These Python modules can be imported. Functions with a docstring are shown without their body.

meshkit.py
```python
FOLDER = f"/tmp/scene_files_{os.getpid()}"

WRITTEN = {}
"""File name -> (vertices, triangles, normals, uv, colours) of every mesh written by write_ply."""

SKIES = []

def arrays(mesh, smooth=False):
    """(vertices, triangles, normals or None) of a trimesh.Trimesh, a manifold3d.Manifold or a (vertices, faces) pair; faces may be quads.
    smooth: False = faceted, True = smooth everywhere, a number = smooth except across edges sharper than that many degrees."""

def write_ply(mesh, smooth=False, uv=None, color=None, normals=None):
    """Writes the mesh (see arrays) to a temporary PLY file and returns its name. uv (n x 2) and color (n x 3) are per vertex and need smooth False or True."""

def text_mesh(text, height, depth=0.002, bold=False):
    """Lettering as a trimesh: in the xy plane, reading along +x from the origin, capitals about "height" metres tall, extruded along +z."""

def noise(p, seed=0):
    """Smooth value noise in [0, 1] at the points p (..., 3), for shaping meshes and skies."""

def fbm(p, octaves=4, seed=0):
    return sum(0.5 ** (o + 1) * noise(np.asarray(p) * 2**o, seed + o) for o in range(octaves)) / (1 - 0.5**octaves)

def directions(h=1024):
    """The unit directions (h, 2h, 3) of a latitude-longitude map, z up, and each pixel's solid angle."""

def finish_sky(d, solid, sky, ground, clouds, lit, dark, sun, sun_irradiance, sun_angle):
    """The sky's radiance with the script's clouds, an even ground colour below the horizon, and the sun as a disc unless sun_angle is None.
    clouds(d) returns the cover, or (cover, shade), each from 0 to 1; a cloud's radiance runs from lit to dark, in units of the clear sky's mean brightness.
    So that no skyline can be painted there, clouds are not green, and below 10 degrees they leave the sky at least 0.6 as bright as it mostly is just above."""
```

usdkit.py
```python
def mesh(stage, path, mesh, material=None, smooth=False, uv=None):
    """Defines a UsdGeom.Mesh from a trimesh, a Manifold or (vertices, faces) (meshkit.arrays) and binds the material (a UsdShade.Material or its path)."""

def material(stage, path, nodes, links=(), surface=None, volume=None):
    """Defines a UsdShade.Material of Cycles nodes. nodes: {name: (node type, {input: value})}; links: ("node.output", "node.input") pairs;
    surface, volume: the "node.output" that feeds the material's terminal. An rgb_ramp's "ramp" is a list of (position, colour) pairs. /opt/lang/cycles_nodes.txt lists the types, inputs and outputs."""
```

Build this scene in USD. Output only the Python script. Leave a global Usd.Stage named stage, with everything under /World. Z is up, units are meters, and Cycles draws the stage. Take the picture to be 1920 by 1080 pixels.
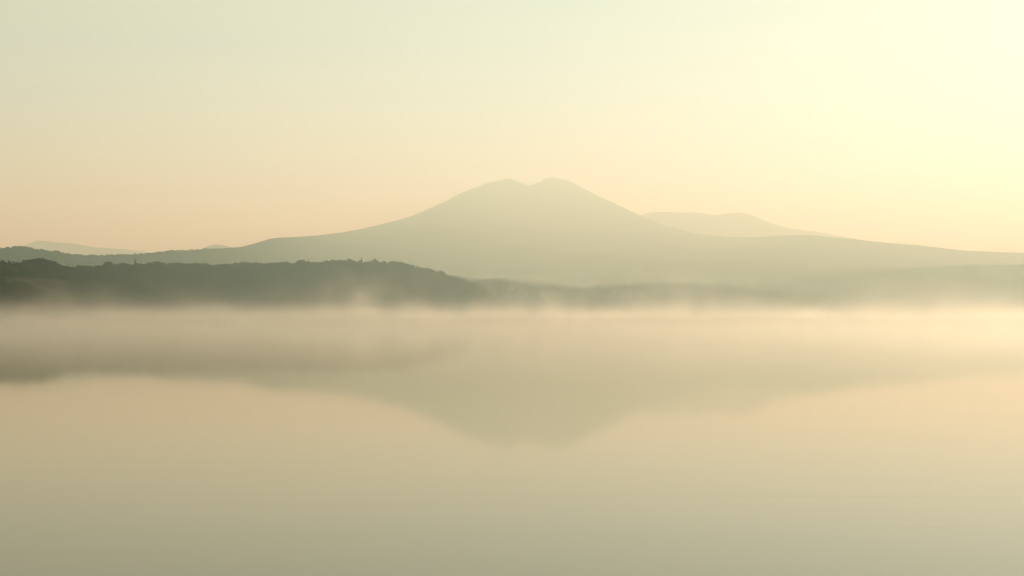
import math
import numpy as np
import trimesh
from pxr import Gf, Sdf, Usd, UsdGeom, UsdLux, UsdShade, Vt
import usdkit
import meshkit

stage = Usd.Stage.CreateInMemory()
UsdGeom.SetStageUpAxis(stage, "Z")
UsdGeom.Xform.Define(stage, "/World")
UsdGeom.Scope.Define(stage, "/World/Looks")

# ------------------------------------------------------------------ camera, sky, sun, exposure
CAM_H = 5.5
FOCAL_PX = 3300.0            # focal length in pixels of the 1920 wide photograph
HORIZON = 586.0
PITCH = math.atan((HORIZON - 540.0) / FOCAL_PX)
EXPOSURE = 0.76
SUN_AZ, SUN_EL = math.radians(32.8), math.radians(9.37)
SUN_I = 1.12
SKY = 0.0733
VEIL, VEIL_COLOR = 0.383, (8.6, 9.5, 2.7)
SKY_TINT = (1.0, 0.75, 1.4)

cam = UsdGeom.Camera.Define(stage, "/World/camera")
cam.CreateHorizontalApertureAttr(36.0)
cam.CreateFocalLengthAttr(36.0 * FOCAL_PX / 1920.0)
cam.CreateClippingRangeAttr((0.1, 200000.0))
cam.CreateExposureAttr(EXPOSURE)
cam.AddTranslateOp().Set((0, 0, CAM_H))
cam.AddRotateXOp().Set(90.0 + math.degrees(PITCH))

sunv = np.array([math.sin(SUN_AZ) * math.cos(SUN_EL), math.cos(SUN_AZ) * math.cos(SUN_EL), math.sin(SUN_EL)])
sky_mat = usdkit.material(stage, "/World/Looks/sky_material", {
    "sky": ("sky_texture", {"sky_type": "single_scattering", "sun_disc": False, "sun_elevation": SUN_EL, "sun_rotation": SUN_AZ,
                            "altitude": 200.0, "air_density": 0.378, "aerosol_density": 0.1, "ozone_density": 3.0}),
    "tint": ("mix", {"mix_type": "multiply", "fac": 1.0, "color2": SKY_TINT}),
    # added veil of colour that evens out the sky glow, in faint level streaks
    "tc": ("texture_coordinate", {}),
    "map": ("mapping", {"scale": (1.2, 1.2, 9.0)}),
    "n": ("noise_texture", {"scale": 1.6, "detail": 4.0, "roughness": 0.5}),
    "veil_amount": ("map_range", {"from_min": 0.3, "from_max": 0.7, "to_min": VEIL - 0.06, "to_max": VEIL + 0.06, "clamp": True}),
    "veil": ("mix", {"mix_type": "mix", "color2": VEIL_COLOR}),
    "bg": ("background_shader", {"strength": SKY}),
}, [("sky.color", "tint.color1"), ("tint.color", "veil.color1"), ("tc.generated", "map.vector"), ("map.vector", "n.vector"), ("n.fac", "veil_amount.value"),
    ("veil_amount.result", "veil.fac"), ("veil.color", "bg.color")], surface="bg.background")
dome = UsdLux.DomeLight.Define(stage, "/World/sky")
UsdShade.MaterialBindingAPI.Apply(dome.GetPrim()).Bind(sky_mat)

sun = UsdLux.DistantLight.Define(stage, "/World/sun")
sun.CreateIntensityAttr(SUN_I)
sun.CreateNormalizeAttr(True)
sun.CreateAngleAttr(0.5)
sun.CreateColorAttr(Gf.Vec3f(1.0, 1.07, 0.74))
sun.AddRotateXYZOp().Set((90.0 - math.degrees(SUN_EL), 0, 180.0 - math.degrees(SUN_AZ)))


# ------------------------------------------------------------------ helpers
def tag(p, label=None, cat=None, group=None, kind=None):
    p = p.GetPrim() if hasattr(p, "GetPrim") else p
    for k, v in (("label", label), ("category", cat), ("group", group), ("kind", kind)):
        if v:
            p.SetCustomDataByKey(k, v)
    return p


def px(x, y, Y):
    """The point at depth Y seen at pixel x, y of the photograph."""
    a, b = (x - 960.0) / FOCAL_PX, (540.0 - y) / FOCAL_PX
    fy, fz = math.cos(PITCH) - b * math.sin(PITCH), math.sin(PITCH) + b * math.cos(PITCH)
    return np.array([a / fy * Y, Y, CAM_H + fz / fy * Y])


def grid_faces(n, m):
    i, j = np.meshgrid(np.arange(n - 1), np.arange(m - 1), indexing="ij")
    a = i * m + j
    q = np.stack([a, a + m, a + m + 1, a + 1], -1).reshape(-1, 4)
    return np.vstack([q[:, [0, 1, 2]], q[:, [0, 2, 3]]])


def smooth_curve(xs, pairs, width=160.0):
    """Piecewise linear pairs, rounded off so that slopes have no creases."""
    pairs = np.asarray(pairs, float)
    o = np.linspace(-width, width, 41)
    w = np.hanning(43)[1:-1]
    return sum(np.interp(np.asarray(xs, float) + a, pairs[:, 0], pairs[:, 1]) * b for a, b in zip(o, w)) / w.sum()


def terrain(name, sil, dist, base, mat, label, cat, cols=400, rows=90, power=1.4, relief=0.1, scale=600.0, back=0.5, seed=1, jit=0.0, x0=None, x1=None):
    """A hill whose skyline is the ridge given in the photograph's pixels, at its own distance, with slopes before and behind."""
    sil, dist, base = np.array(sil, float), np.array(dist, float), np.array(base, float)
    xs = np.linspace(sil[0, 0] if x0 is None else x0, sil[-1, 0] if x1 is None else x1, cols)
    xs = np.unique(np.concatenate([xs, sil[:, 0]]))
    cols = len(xs)
    ys = np.interp(xs, sil[:, 0], sil[:, 1])
    Yr, Y0 = smooth_curve(xs, dist), smooth_curve(xs, base)
    top = np.array([px(x, y, Y) for x, y, Y in zip(xs, ys, Yr)])
    k = max(3, int(cols * 0.10))
    ker = np.hanning(2 * k + 1); ker /= ker.sum()
    order = np.linspace(xs[0], xs[-1], cols)
    zu = np.interp(order, xs, top[:, 2])
    zs = np.interp(xs, order, np.convolve(np.pad(zu, k, mode="edge"), ker, mode="valid"))
    t = np.concatenate([np.linspace(0, 1, rows), np.linspace(1, 2, max(8, rows // 3))[1:]])
    V = np.zeros((cols, len(t), 3))
    for i in range(cols):
        d = top[i, :2] / top[i, 1]
        Yb = Yr[i] * (1 + back)
        Y = np.where(t <= 1, Y0[i] + t * (Yr[i] - Y0[i]), Yr[i] + (t - 1) * (Yb - Yr[i]))
        near = np.clip(1 - np.abs(t - 1) * 3.0, 0, 1)
        near = near * near * (3 - 2 * near)
        zt = np.minimum(zs[i] + (top[i, 2] - zs[i]) * near, top[i, 2] / np.maximum(np.clip(t, 0.05, 1) ** (power - 1), 0.5))
        z = np.where(t <= 1, zt * np.clip(t, 0, 1) ** power, zt * np.clip(2 - t, 0, 1) ** 1.3)
        V[i, :, :2] = d[None] * Y[:, None]
        V[i, :, 2] = z
    w = np.clip(4 * t * (1 - t), 0, 1) ** 1.0
    w = np.where(t > 1, np.clip((t - 1) * 4, 0, 1) * np.clip((2 - t) * 3, 0, 1), w)
    P = np.concatenate([V[..., :2] / scale, np.zeros(V.shape[:2] + (1,))], -1)
    n = meshkit.fbm(P, 5, seed)
    V[..., 2] -= w[None] * relief * top[:, None, 2] * n
    if jit:
        V[..., 2] -= 0
    V[..., 2] -= np.where((t == 0) | (t == 2), 2.0, 0.0)[None]
    m = usdkit.mesh(stage, "/World/" + name, (V.reshape(-1, 3), grid_faces(cols, len(t))), mat, smooth=True)
    tag(m, label, cat, kind="structure")
    return V, xs, t


def noise_mat(name, c1, c2, scale, rough=0.9):
    return usdkit.material(stage, "/World/Looks/" + name, {
        "geo": ("geometry", {}),
        "map": ("mapping", {"scale": (scale, scale, scale)}),
        "n": ("noise_texture", {"scale": 1.0, "detail": 5.0, "roughness": 0.6}),
        "r": ("rgb_ramp", {"ramp": [(0.3, c1), (0.7, c2)]}),
        "p": ("diffuse_bsdf", {"roughness": rough}),
    }, [("geo.position", "map.vector"), ("map.vector", "n.vector"), ("n.fac", "r.fac"), ("r.color", "p.color")], surface="p.BSDF")


M_slope = noise_mat("mountain_slope", (0.028, 0.036, 0.018), (0.055, 0.058, 0.035), 1 / 700.0)
M_wood = noise_mat("wooded_ground", (0.03, 0.04, 0.018), (0.06, 0.06, 0.03), 1 / 40.0)
M_leaf = usdkit.material(stage, "/World/Looks/foliage", {
    "oi": ("object_info", {}),
    "r": ("rgb_ramp", {"ramp": [(0.0, (0.03, 0.045, 0.018)), (0.5, (0.045, 0.055, 0.02)), (1.0, (0.075, 0.07, 0.025))]}),
    "d": ("diffuse_bsdf", {}), "tl": ("translucent_bsdf", {}), "m": ("mix_closure", {"fac": 0.25}),
}, [("oi.random", "r.fac"), ("r.color", "d.color"), ("r.color", "tl.color"), ("d.BSDF", "m.closure1"), ("tl.BSDF", "m.closure2")], surface="m.closure")
M_bark = noise_mat("bark", (0.05, 0.04, 0.03), (0.10, 0.08, 0.06), 1.0)
M_bed = noise_mat("lake_bed_mud", (0.04, 0.035, 0.02), (0.07, 0.06, 0.04), 1 / 30.0)

# ------------------------------------------------------------------ lake and low ground
lb = trimesh.creation.box((90000, 90000, 1.0))
lb.apply_translation((0, 20000, -3.0))
tag(usdkit.mesh(stage, "/World/ground", lb, M_bed), "dark low ground that lies under the lake and the hills", "ground", kind="structure")

M_water = usdkit.material(stage, "/World/Looks/lake_water", {
    "geo": ("geometry", {}),
    "map1": ("mapping", {"scale": (0.035, 0.6, 1.0), "rotation": (0.0, 0.0, 0.06)}),
    "n1": ("noise_texture", {"scale": 1.0, "detail": 3.0, "roughness": 0.5}),
    "map2": ("mapping", {"scale": (0.004, 0.03, 1.0)}),
    "n2": ("noise_texture", {"scale": 1.0, "detail": 3.0, "roughness": 0.5}),
    "mr": ("map_range", {"from_min": 0.5, "from_max": 0.72, "to_min": 0.03, "to_max": 1.0, "clamp": True}),
    "b": ("bump", {"distance": 0.008}),
    "p": ("principled_bsdf", {"base_color": (0.085, 0.068, 0.002), "roughness": 0.04, "ior": 1.333}),
}, [("geo.position", "map1.vector"), ("map1.vector", "n1.vector"), ("geo.position", "map2.vector"), ("map2.vector", "n2.vector"), ("n2.fac", "mr.value"),
    ("n1.fac", "b.height"), ("mr.result", "b.strength"), ("b.normal", "p.normal")], surface="p.BSDF")
lake_v = np.array([[-9000, -3000, 0], [9000, -3000, 0], [9000, 7000, 0], [-9000, 7000, 0]], float)
tag(usdkit.mesh(stage, "/World/lake", (lake_v, np.array([[0, 1, 2, 3]])), M_water), "calm golden lake mirroring the mountain and the sky", "lake", kind="structure")

# ------------------------------------------------------------------ hills and mountains
MAIN = [(-900, 500), (-500, 478), (-250, 482), (-80, 476), (0, 474), (15, 472), (25, 470.5), (45, 470.5), (52, 473), (70, 475), (110, 477), (117, 480), (140, 482), (190, 482), (200, 480.5),
        (240, 478), (280, 475.5), (300, 472), (320, 470), (370, 468), (385, 465.5), (400, 465.5), (450, 463), (460, 461), (480, 456), (505, 448), (520, 446), (560, 444),
        (600, 441), (640, 436), (680, 429), (720, 419), (760, 409), (790, 398), (820, 384), (838, 376), (850, 369), (865, 362), (885, 354), (900, 349), (912, 343),
        (935, 339), (943, 336), (954, 334), (957, 334.5), (968, 339), (978, 343), (985, 346), (993, 347.5), (1000, 346.5), (1005, 344), (1007, 341.5), (1010, 341),
        (1012.5, 343), (1014, 343.5), (1016, 339), (1020, 336), (1025, 334), (1036, 332.5), (1045, 334), (1065, 338), (1075, 343), (1090, 351), (1100, 356), (1120, 367),
        (1150, 380), (1175, 392), (1200, 404), (1240, 421), (1270, 429), (1300, 437), (1330, 441), (1360, 444), (1400, 445), (1420, 444.5), (1440, 443), (1480, 441),
        (1520, 441), (1560, 445), (1600, 448), (1640, 453), (1680, 457), (1720, 460), (1760, 464), (1800, 469), (1820, 470.5), (1880, 473), (1920, 474), (2100, 479), (2500, 490), (2900, 510)]
MAIN = [(x, y + float(np.interp(x, [250, 480], [4.0, 0.0]))) for x, y in MAIN]     # room for the trees on the left crest
main_R = [(-900, 2700), (0, 3050), (250, 3850), (450, 5000), (520, 7000), (700, 10600), (950, 14000), (1100, 14000), (1250, 12500), (1450, 10500), (1700, 10000), (2900, 9000)]
main_V, main_x, main_t = terrain("mountain", MAIN, main_R, [(-900, 2200), (0, 2400), (500, 3900), (950, 5200), (1500, 5500), (2900, 5000)], M_slope,
        "broad hazy mountain with a notched double summit rising beyond the lake", "mountain", cols=700, rows=140, power=1.25, relief=0.10, scale=900.0, back=0.35, seed=3)
terrain("far_mountain", [(1080, 470), (1140, 430), (1200, 404), (1212, 400), (1225, 397.5), (1245, 397), (1265, 398), (1280, 399), (1295, 397.5), (1310, 399), (1340, 404), (1360, 401), (1385, 398), (1405, 401), (1430, 412),
        (1450, 420), (1475, 427), (1500, 431), (1530, 434), (1560, 440), (1600, 447), (1680, 470), (1760, 500)], [(0, 14800)], [(0, 13300)], M_slope,
        "faint pale mountain with a rounded double top behind the right slope of the notched one", "mountain", cols=220, rows=40, relief=0.1, scale=1500.0, back=0.2, seed=8)
terrain("distant_hill", [(-120, 500), (-20, 482), (35, 467), (58, 455), (70, 451), (85, 452), (110, 455), (140, 457), (160, 461), (180, 464), (230, 467), (280, 473), (360, 490)], [(0, 13500)], [(0, 11800)], M_slope,
        "pale hill with a steep left side peeping over the dark ridge at far left", "hill", cols=120, rows=40, relief=0.1, scale=1000.0, back=0.2, seed=11)
terrain("distant_hill_001", [(330, 485), (380, 465.5), (395, 460), (405, 458), (418, 459.5), (430, 463), (480, 485)], [(0, 11000)], [(0, 10000)], M_slope,
        "tiny pale hilltop just showing over the ridge left of the mountain", "hill", cols=60, rows=24, relief=0.05, scale=800.0, back=0.1, seed=12)
terrain("distant_hill_002", [(1620, 475), (1672, 457), (1685, 453.5), (1702, 452), (1718, 454), (1728, 458), (1780, 480)], [(0, 19000)], [(0, 17500)], M_slope,
        "tiny faint hilltop above the long slope at right", "hill", cols=60, rows=24, relief=0.05, scale=800.0, back=0.1, seed=13)
terrain("distant_hill_003", [(1780, 480), (1845, 469), (1875, 467), (1893, 466), (1912, 469), (1980, 480)], [(0, 20000)], [(0, 18500)], M_slope,
        "faintest low hilltop at the far right edge of the skyline", "hill", cols=60, rows=24, relief=0.05, scale=800.0, back=0.1, seed=14)
terrain("foothill", [(1380, 535), (1480, 522), (1560, 513), (1640, 506), (1720, 502), (1800, 498.5), (1860, 497), (1920, 496), (2100, 490), (2500, 494), (2900, 520)], [(0, 7300)], [(0, 6500)], M_slope,
        "low rounded foothill below the long slope at right", "hill", cols=200, rows=40, relief=0.1, scale=400.0, back=0.12, seed=15)
FOREST = [(-900, 500), (-500, 500), (-200, 496), (0, 497), (40, 496), (70, 494), (100, 499), (140, 503), (180, 502), (220, 497.5), (260, 500), (310, 497), (400, 496), (480, 494), (560, 493), (600, 491), (640, 489.5), (690, 490),
          (730, 492), (765, 496), (800, 503), (830, 511), (850, 517), (875, 524), (895, 532), (915, 546), (935, 575)]
fR = [(-900, 820), (0, 960), (150, 1480), (300, 2050), (650, 2900), (880, 3500), (960, 3600)]
TREE = 15.0
f_sil = [(x, y + TREE / float(smooth_curve(x, fR)) * FOCAL_PX * 1.05) for x, y in FOREST]
f_sil[-1] = (935, 584.5)
f_sil[-2] = (915, 566)
for_V, for_x, for_t = terrain("forest_hill", f_sil, fR, [(-900, 640), (0, 760), (150, 1200), (300, 1720), (650, 2550), (880, 3300), (960, 3500)], M_wood,
        "dark wooded hill on the near left shore under the forest", "hill", cols=300, rows=60, power=0.8, relief=0.12, scale=120.0, back=0.25, seed=21)
SHORE = [(780, 528), (860, 523), (900, 522), (950, 523), (975, 527), (1000, 532), (1040, 535), (1080, 537), (1130, 536), (1160, 534), (1200, 531.5), (1250, 532), (1290, 534), (1340, 537), (1370, 535.5), (1400, 540), (1450, 545), (1550, 549), (1700, 551), (1920, 553), (2300, 556)]
sR = [(780, 4500), (950, 4600), (1200, 4900), (1450, 5800), (1700, 6600), (2300, 6900)]
s_sil = [(x, y + TREE / float(smooth_curve(x, sR)) * FOCAL_PX * 1.0) for x, y in SHORE]
sh_V, sh_x, sh_t = terrain("wooded_shore", s_sil, sR, [(780, 4100), (950, 4200), (1200, 4500), (1450, 5300), (1700, 6100), (2300, 6400)], M_wood,
        "low wooded shore across the lake under the mountain", "shore", cols=200, rows=30, power=0.8, relief=0.1, scale=120.0, back=0.12, seed=22)


# ------------------------------------------------------------------ trees
def clump_tree(rng, h, conifer):
    """Crown (many leaf-clump faces round limb ends) and trunk with limbs."""
    parts, n = [], 420 if not conifer else 360
    if conifer:
        t = rng.random(n) ** 0.8
        ang = rng.random(n) * 2 * np.pi
        rr = (1 - t) * 0.20 * h * (0.55 + 0.45 * rng.random(n)) * (0.8 + 0.3 * np.sin(t * 40)) + 0.1
        c = np.stack([np.cos(ang) * rr, np.sin(ang) * rr, h * (0.12 + 0.88 * t)], 1)
        size = 0.055 * h * (1.15 - t * 0.7)
    else:
        lobes = []
        for k in range(9):
            a = rng.random() * 2 * np.pi
            lobes.append((math.cos(a) * h * 0.17 * rng.random(), math.sin(a) * h * 0.17 * rng.random(), h * (0.45 + 0.42 * rng.random()), h * (0.13 + 0.09 * rng.random())))
        lobes.append((0, 0, h * 0.82, h * 0.17))
        L = np.array(lobes)
        k = rng.integers(0, len(L), n)
        d = rng.normal(size=(n, 3))
        d /= np.linalg.norm(d, axis=1, keepdims=True)
        c = L[k, :3] + d * (L[k, 3] * (0.55 + 0.5 * rng.random(n)))[:, None]
        size = np.full(n, 0.055 * h)
    u = rng.normal(size=(n, 3)); u /= np.linalg.norm(u, axis=1, keepdims=True)
    w = np.cross(u, rng.normal(size=(n, 3))); w /= np.linalg.norm(w, axis=1, keepdims=True)
    size = (size * (0.7 + 0.7 * rng.random(n)))[:, None]
    V = np.stack([c - u * size, c + w * size * 0.7, c + u * size, c - w * size * 0.7], 1).reshape(-1, 3)
    f = np.arange(n)[:, None] * 4
    F = np.vstack([f + [0, 1, 2], f + [0, 2, 3]])
    trunk = [trimesh.creation.cone(0.022 * h, h * 0.9, sections=6)]
    if not conifer:
        for lx, ly, lz, lr in lobes[:6]:
            a = np.array([0, 0, h * 0.32]); b = np.array([lx, ly, lz])
            m = trimesh.creation.cylinder(0.006 * h, segment=np.stack([a, b]), sections=5)
            trunk.append(m)
    return (V, F), trimesh.util.concatenate(trunk)


def build_tree(path, rng, h, conifer):
    (V, F), tr = clump_tree(rng, h, conifer)
    UsdGeom.Xform.Define(stage, path)
    usdkit.mesh(stage, path + "/trunk", tr, M_bark)
    usdkit.mesh(stage, path + "/crown", (V, F), M_leaf)


def wood(name, V, t, count, label, cat, seed, tmin, tmax, h0=12.0, h1=18.0, edge=0.35, xr=None, xs=None):
    rng = np.random.default_rng(seed)
    pi = UsdGeom.PointInstancer.Define(stage, "/World/" + name)
    kinds = [("broadleaf_tree", False), ("broadleaf_tree_001", False), ("broadleaf_tree_002", False), ("conifer_tree", True), ("conifer_tree_001", True)]
    for k, (nm, con) in enumerate(kinds):
        build_tree(f"/World/{name}/{nm}", np.random.default_rng(seed * 10 + k), 15.0, con)
        pi.GetPrototypesRel().AddTarget(f"/World/{name}/{nm}")
    cols = V.shape[0] - 1
    tt = tmin + (tmax - tmin) * rng.random(count)
    on_edge = rng.random(count) < edge
    tt[on_edge] = 0.97 + 0.05 * rng.random(on_edge.sum())
    if xr is None:
        # spread evenly over the width
        wid = np.cumsum(np.r_[0, np.linalg.norm(np.diff(V[:, len(t) // 2, :2], axis=0), axis=1)])
        ci = np.interp(rng.random(count) * wid[-1], wid, np.arange(len(wid)))
    else:
        lo, hi = np.interp(xr[0], xs, np.arange(len(xs))), np.interp(xr[1], xs, np.arange(len(xs)))
        frac = 1 - np.sqrt(1 - rng.random(count))
        ci = lo + (hi - lo) * frac
    i0 = np.clip(ci.astype(int), 0, cols - 1); fi = (ci - i0)[:, None]
    tj = np.interp(tt, t, np.arange(len(t)))
    j0 = np.clip(tj.astype(int), 0, len(t) - 2); fj = (tj - j0)[:, None]
    p = (V[i0, j0] * (1 - fi) + V[i0 + 1, j0] * fi) * (1 - fj) + (V[i0, j0 + 1] * (1 - fi) + V[i0 + 1, j0 + 1] * fi) * fj
    p[:, 2] -= 0.3
    stand = meshkit.noise(np.stack([p[:, 0] / 24.0, p[:, 1] / 40.0, np.zeros(count)], 1), seed)
    hh = (h0 + (h1 - h0) * (0.7 * rng.random(count) ** 2.5 + 0.3 * stand)) / 15.0
    if xr is not None:      # the wood thins out into low scrub
        hh *= np.clip(1.7 * (1 - frac), 0.25, 1)
    kk = rng.choice(5, count, p=[0.27, 0.26, 0.25, 0.12, 0.10])
    a = rng.random(count) * np.pi
    pi.CreatePositionsAttr(Vt.Vec3fArray.FromNumpy(p.astype(np.float32)))
    pi.CreateProtoIndicesAttr(Vt.IntArray.FromNumpy(kk.astype(np.int32)))
    pi.CreateOrientationsAttr(Vt.QuathArray([Gf.Quath(math.cos(x), 0, 0, math.sin(x)) for x in a]))
    sw = hh * (0.9 + 0.35 * rng.random(count))
    pi.CreateScalesAttr(Vt.Vec3fArray.FromNumpy(np.stack([sw, sw, hh], 1).astype(np.float32)))
    tag(pi, label, cat, kind="stuff")


wood("forest", for_V, for_t, 9000, "dense dark forest covering the hill on the near left shore", "forest", 5, 0.02, 1.05, 8.0, 22.0, 0.2)
wood("shore_forest", sh_V, sh_t, 8000, "thin misty strip of trees along the far shore below the mountain", "forest", 6, 0.02, 1.05, 8.0, 22.0, 0.2)
wood("ridge_forest", main_V, main_t, 15000, "wooded crest of the long dark ridge at left", "forest", 7, 0.35, 1.0, 7.0, 15.0, 0.4, (-300, 560), main_x)

# single treetops that stand above the crest of the forest
TALL = [(8, 492, "dark treetop at the far left edge, first one above the forest crest", True),
        (52, 491, "slim treetop just left of the broad clump on the left forest crest", True),
        (70, 488, "broad treetop, the highest bump on the left end of the forest crest", False),
        (100, 494, "low rounded treetop right of the broad clump on the left forest crest", False),
        (254, 489, "pointed lone treetop rising over the dip in the forest crest", True),
        (276, 493, "small slim treetop just right of the pointed lone one", True),
        (453, 492, "small bushy treetop on the forest crest left of the shoulder", False),
        (565, 489, "round treetop above the middle of the forest crest", False),
        (655, 486.5, "flat broad treetop on the highest part of the forest crest", False),
        (678, 485, "pointed treetop at the very top of the wooded hill", True),
        (703, 486.5, "round bushy treetop right of the pointed one atop the wooded hill", False)]
for k, (x, y, label, con) in enumerate(TALL):
    Y = float(smooth_curve(x, fR)) - 4
    top = px(x, y - 1.6, Y)
    gy = float(np.interp(x, [a for a, b in f_sil], [b for a, b in f_sil]))
    g = px(x, gy, Y)[2] - 0.6
    path = "/World/tree" + (f"_{k:03d}" if k else "")
    build_tree(path, np.random.default_rng(300 + k), float(top[2] - g), con)
    xf = UsdGeom.Xformable(stage.GetPrimAtPath(path))
    xf.AddTranslateOp().Set(Gf.Vec3d(float(top[0]), float(top[1]), float(g)))
    xf.AddScaleOp().Set(Gf.Vec3f(1.1, 1.1, 1.0))
    tag(stage.GetPrimAtPath(path), label, "tree", group="trees above the forest crest")

# ------------------------------------------------------------------ haze and mist
HAZE = 2.02e-4
M_haze = usdkit.material(stage, "/World/Looks/haze_air", {
    "v": ("principled_volume", {"color": (0.61, 0.91, 1.0), "absorption_color": (1.0, 1.0, 1.0), "density": HAZE, "anisotropy": 0.385}),
}, [], volume="v.volume")
hb = trimesh.creation.box((44000, 30000, 1204.5))
hb.apply_translation((0, 10000, -4.5 + 1204.5 / 2))
tag(usdkit.mesh(stage, "/World/haze", hb, M_haze), "pale even haze that fades the far hills", "haze", kind="stuff")

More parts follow.
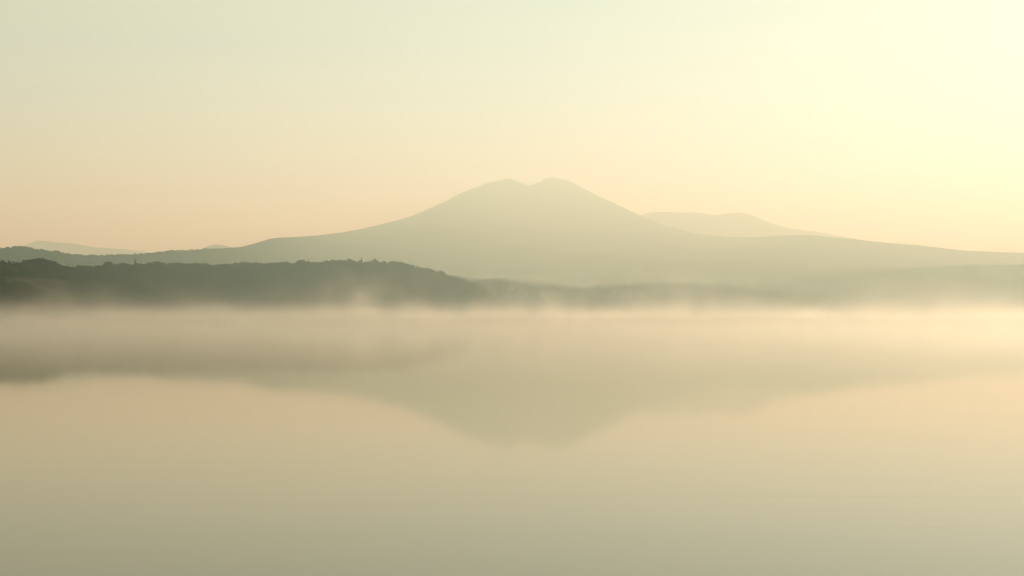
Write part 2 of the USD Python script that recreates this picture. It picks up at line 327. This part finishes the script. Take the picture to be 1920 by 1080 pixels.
MIST = 0.006         # close above the water
WISP = 0.036         # in the rising wisps
M_mist = usdkit.material(stage, "/World/Looks/lake_mist", {
    "geo": ("geometry", {}),
    "xyz": ("separate_xyz", {}),
    # the layer on the water: thickest at the far shore, thin towards the viewer, falling off with height
    "map0": ("mapping", {"scale": (1 / 160.0, 1 / 240.0, 0.0)}),
    "n0": ("noise_texture", {"scale": 1.0, "detail": 2.0, "roughness": 0.5}),
    "h0": ("map_range", {"from_min": 0.25, "from_max": 0.75, "to_min": -0.6, "to_max": -0.24}),
    "zh": ("math", {"math_type": "multiply"}),
    "ez": ("math", {"math_type": "exponent"}),
    "ry": ("map_range", {"range_type": "smoothstep", "from_min": 80.0, "from_max": 190.0, "to_min": 0.1, "to_max": 1.0, "clamp": True}),
    "lay": ("math", {"math_type": "multiply"}),
    "layd": ("math", {"math_type": "multiply", "value2": MIST}),
    # wisps of steam
    "map1": ("mapping", {"scale": (1 / 7.5, 1 / 140.0, 1 / 16.0), "rotation": (0.0, 0.22, 0.0)}),
    "n1": ("noise_texture", {"scale": 1.0, "detail": 4.0, "roughness": 0.55, "distortion": 0.6}),
    "w1": ("map_range", {"range_type": "smoothstep", "from_min": 0.47, "from_max": 0.66, "to_min": 0.07, "to_max": 1.0, "clamp": True}),
    "map2": ("mapping", {"scale": (1 / 60.0, 1 / 300.0, 0.0)}),
    "n2": ("noise_texture", {"scale": 1.0, "detail": 1.0, "roughness": 0.5}),
    "hw": ("map_range", {"from_min": 0.3, "from_max": 0.7, "to_min": -0.34, "to_max": -0.11, "clamp": True}),
    "zw": ("math", {"math_type": "multiply"}),
    "ew": ("math", {"math_type": "exponent"}),
    "rw1": ("map_range", {"range_type": "smoothstep", "from_min": 600.0, "from_max": 780.0, "to_min": 0.0, "to_max": 1.0, "clamp": True}),
    "rw2": ("map_range", {"range_type": "smoothstep", "from_min": 900.0, "from_max": 1120.0, "to_min": 1.0, "to_max": 0.0, "clamp": True}),
    "rw": ("math", {"math_type": "multiply"}),
    "wa": ("math", {"math_type": "multiply"}),
    "wb": ("math", {"math_type": "multiply"}),
    "wd": ("math", {"math_type": "multiply", "value2": WISP}),
    "sum": ("math", {"math_type": "add"}),
    "v": ("principled_volume", {"color": (0.88, 0.98, 1.0), "anisotropy": 0.55}),
}, [("geo.position", "xyz.vector"), ("geo.position", "map0.vector"), ("map0.vector", "n0.vector"), ("n0.fac", "h0.value"), ("xyz.z", "zh.value1"), ("h0.result", "zh.value2"),
    ("zh.value", "ez.value1"), ("xyz.y", "ry.value"), ("ez.value", "lay.value1"), ("ry.result", "lay.value2"), ("lay.value", "layd.value1"),
    ("geo.position", "map1.vector"), ("map1.vector", "n1.vector"), ("n1.fac", "w1.value"), ("geo.position", "map2.vector"), ("map2.vector", "n2.vector"), ("n2.fac", "hw.value"),
    ("xyz.z", "zw.value1"), ("hw.result", "zw.value2"), ("zw.value", "ew.value1"), ("xyz.y", "rw1.value"), ("xyz.y", "rw2.value"), ("rw1.result", "rw.value1"), ("rw2.result", "rw.value2"), ("w1.result", "wa.value1"), ("ew.value", "wa.value2"),
    ("wa.value", "wb.value1"), ("rw.value", "wb.value2"), ("wb.value", "wd.value1"), ("layd.value", "sum.value1"), ("wd.value", "sum.value2"), ("sum.value", "v.density")], volume="v.volume")
# one closed body over the lake, following the curve of the far shore, in banks one behind the other
mx = np.linspace(-1, 1, 25)
rear = np.interp(mx, [-1, -0.85, -0.45, -0.1, 0.3, 1], [1000, 1500, 2800, 4000, 4500, 4700])
mist = UsdGeom.Xform.Define(stage, "/World/mist")
banks = [(80, 330, 7.0), (330, 590, 8.0), (590, 880, 24.0), (880, 1160, 24.0), (1160, 1900, 10.0), (1900, 2900, 12.0), (2900, 4700, 14.0)]
for k, (y0, y1, zt) in enumerate(banks):
    MV, MF = [], []
    for a, r in zip(mx, rear):
        for yb in (y0 + 0.2, y1 - 0.2):
            y = min(yb, r + 0.02 * yb)
            w = 60 + 0.46 * yb
            MV += [(a * w, y, 0.03), (a * w, y, zt)]
    for i in range(len(mx) - 1):
        a, b = 4 * i, 4 * i + 4
        MF += [(a, b, b + 1, a + 1), (a + 3, b + 3, b + 2, a + 2), (a + 1, b + 1, b + 3, a + 3), (a + 2, b + 2, b, a)]
    e = 4 * (len(mx) - 1)
    MF += [(0, 1, 3, 2), (e + 1, e, e + 2, e + 3)]
    usdkit.mesh(stage, "/World/mist/mist_bank" + (f"_{k:03d}" if k else ""), (np.array(MV, float), np.array(MF)), M_mist)
tag(mist, "low band of steaming white mist lying on the water before the far shore", "mist", kind="stuff")
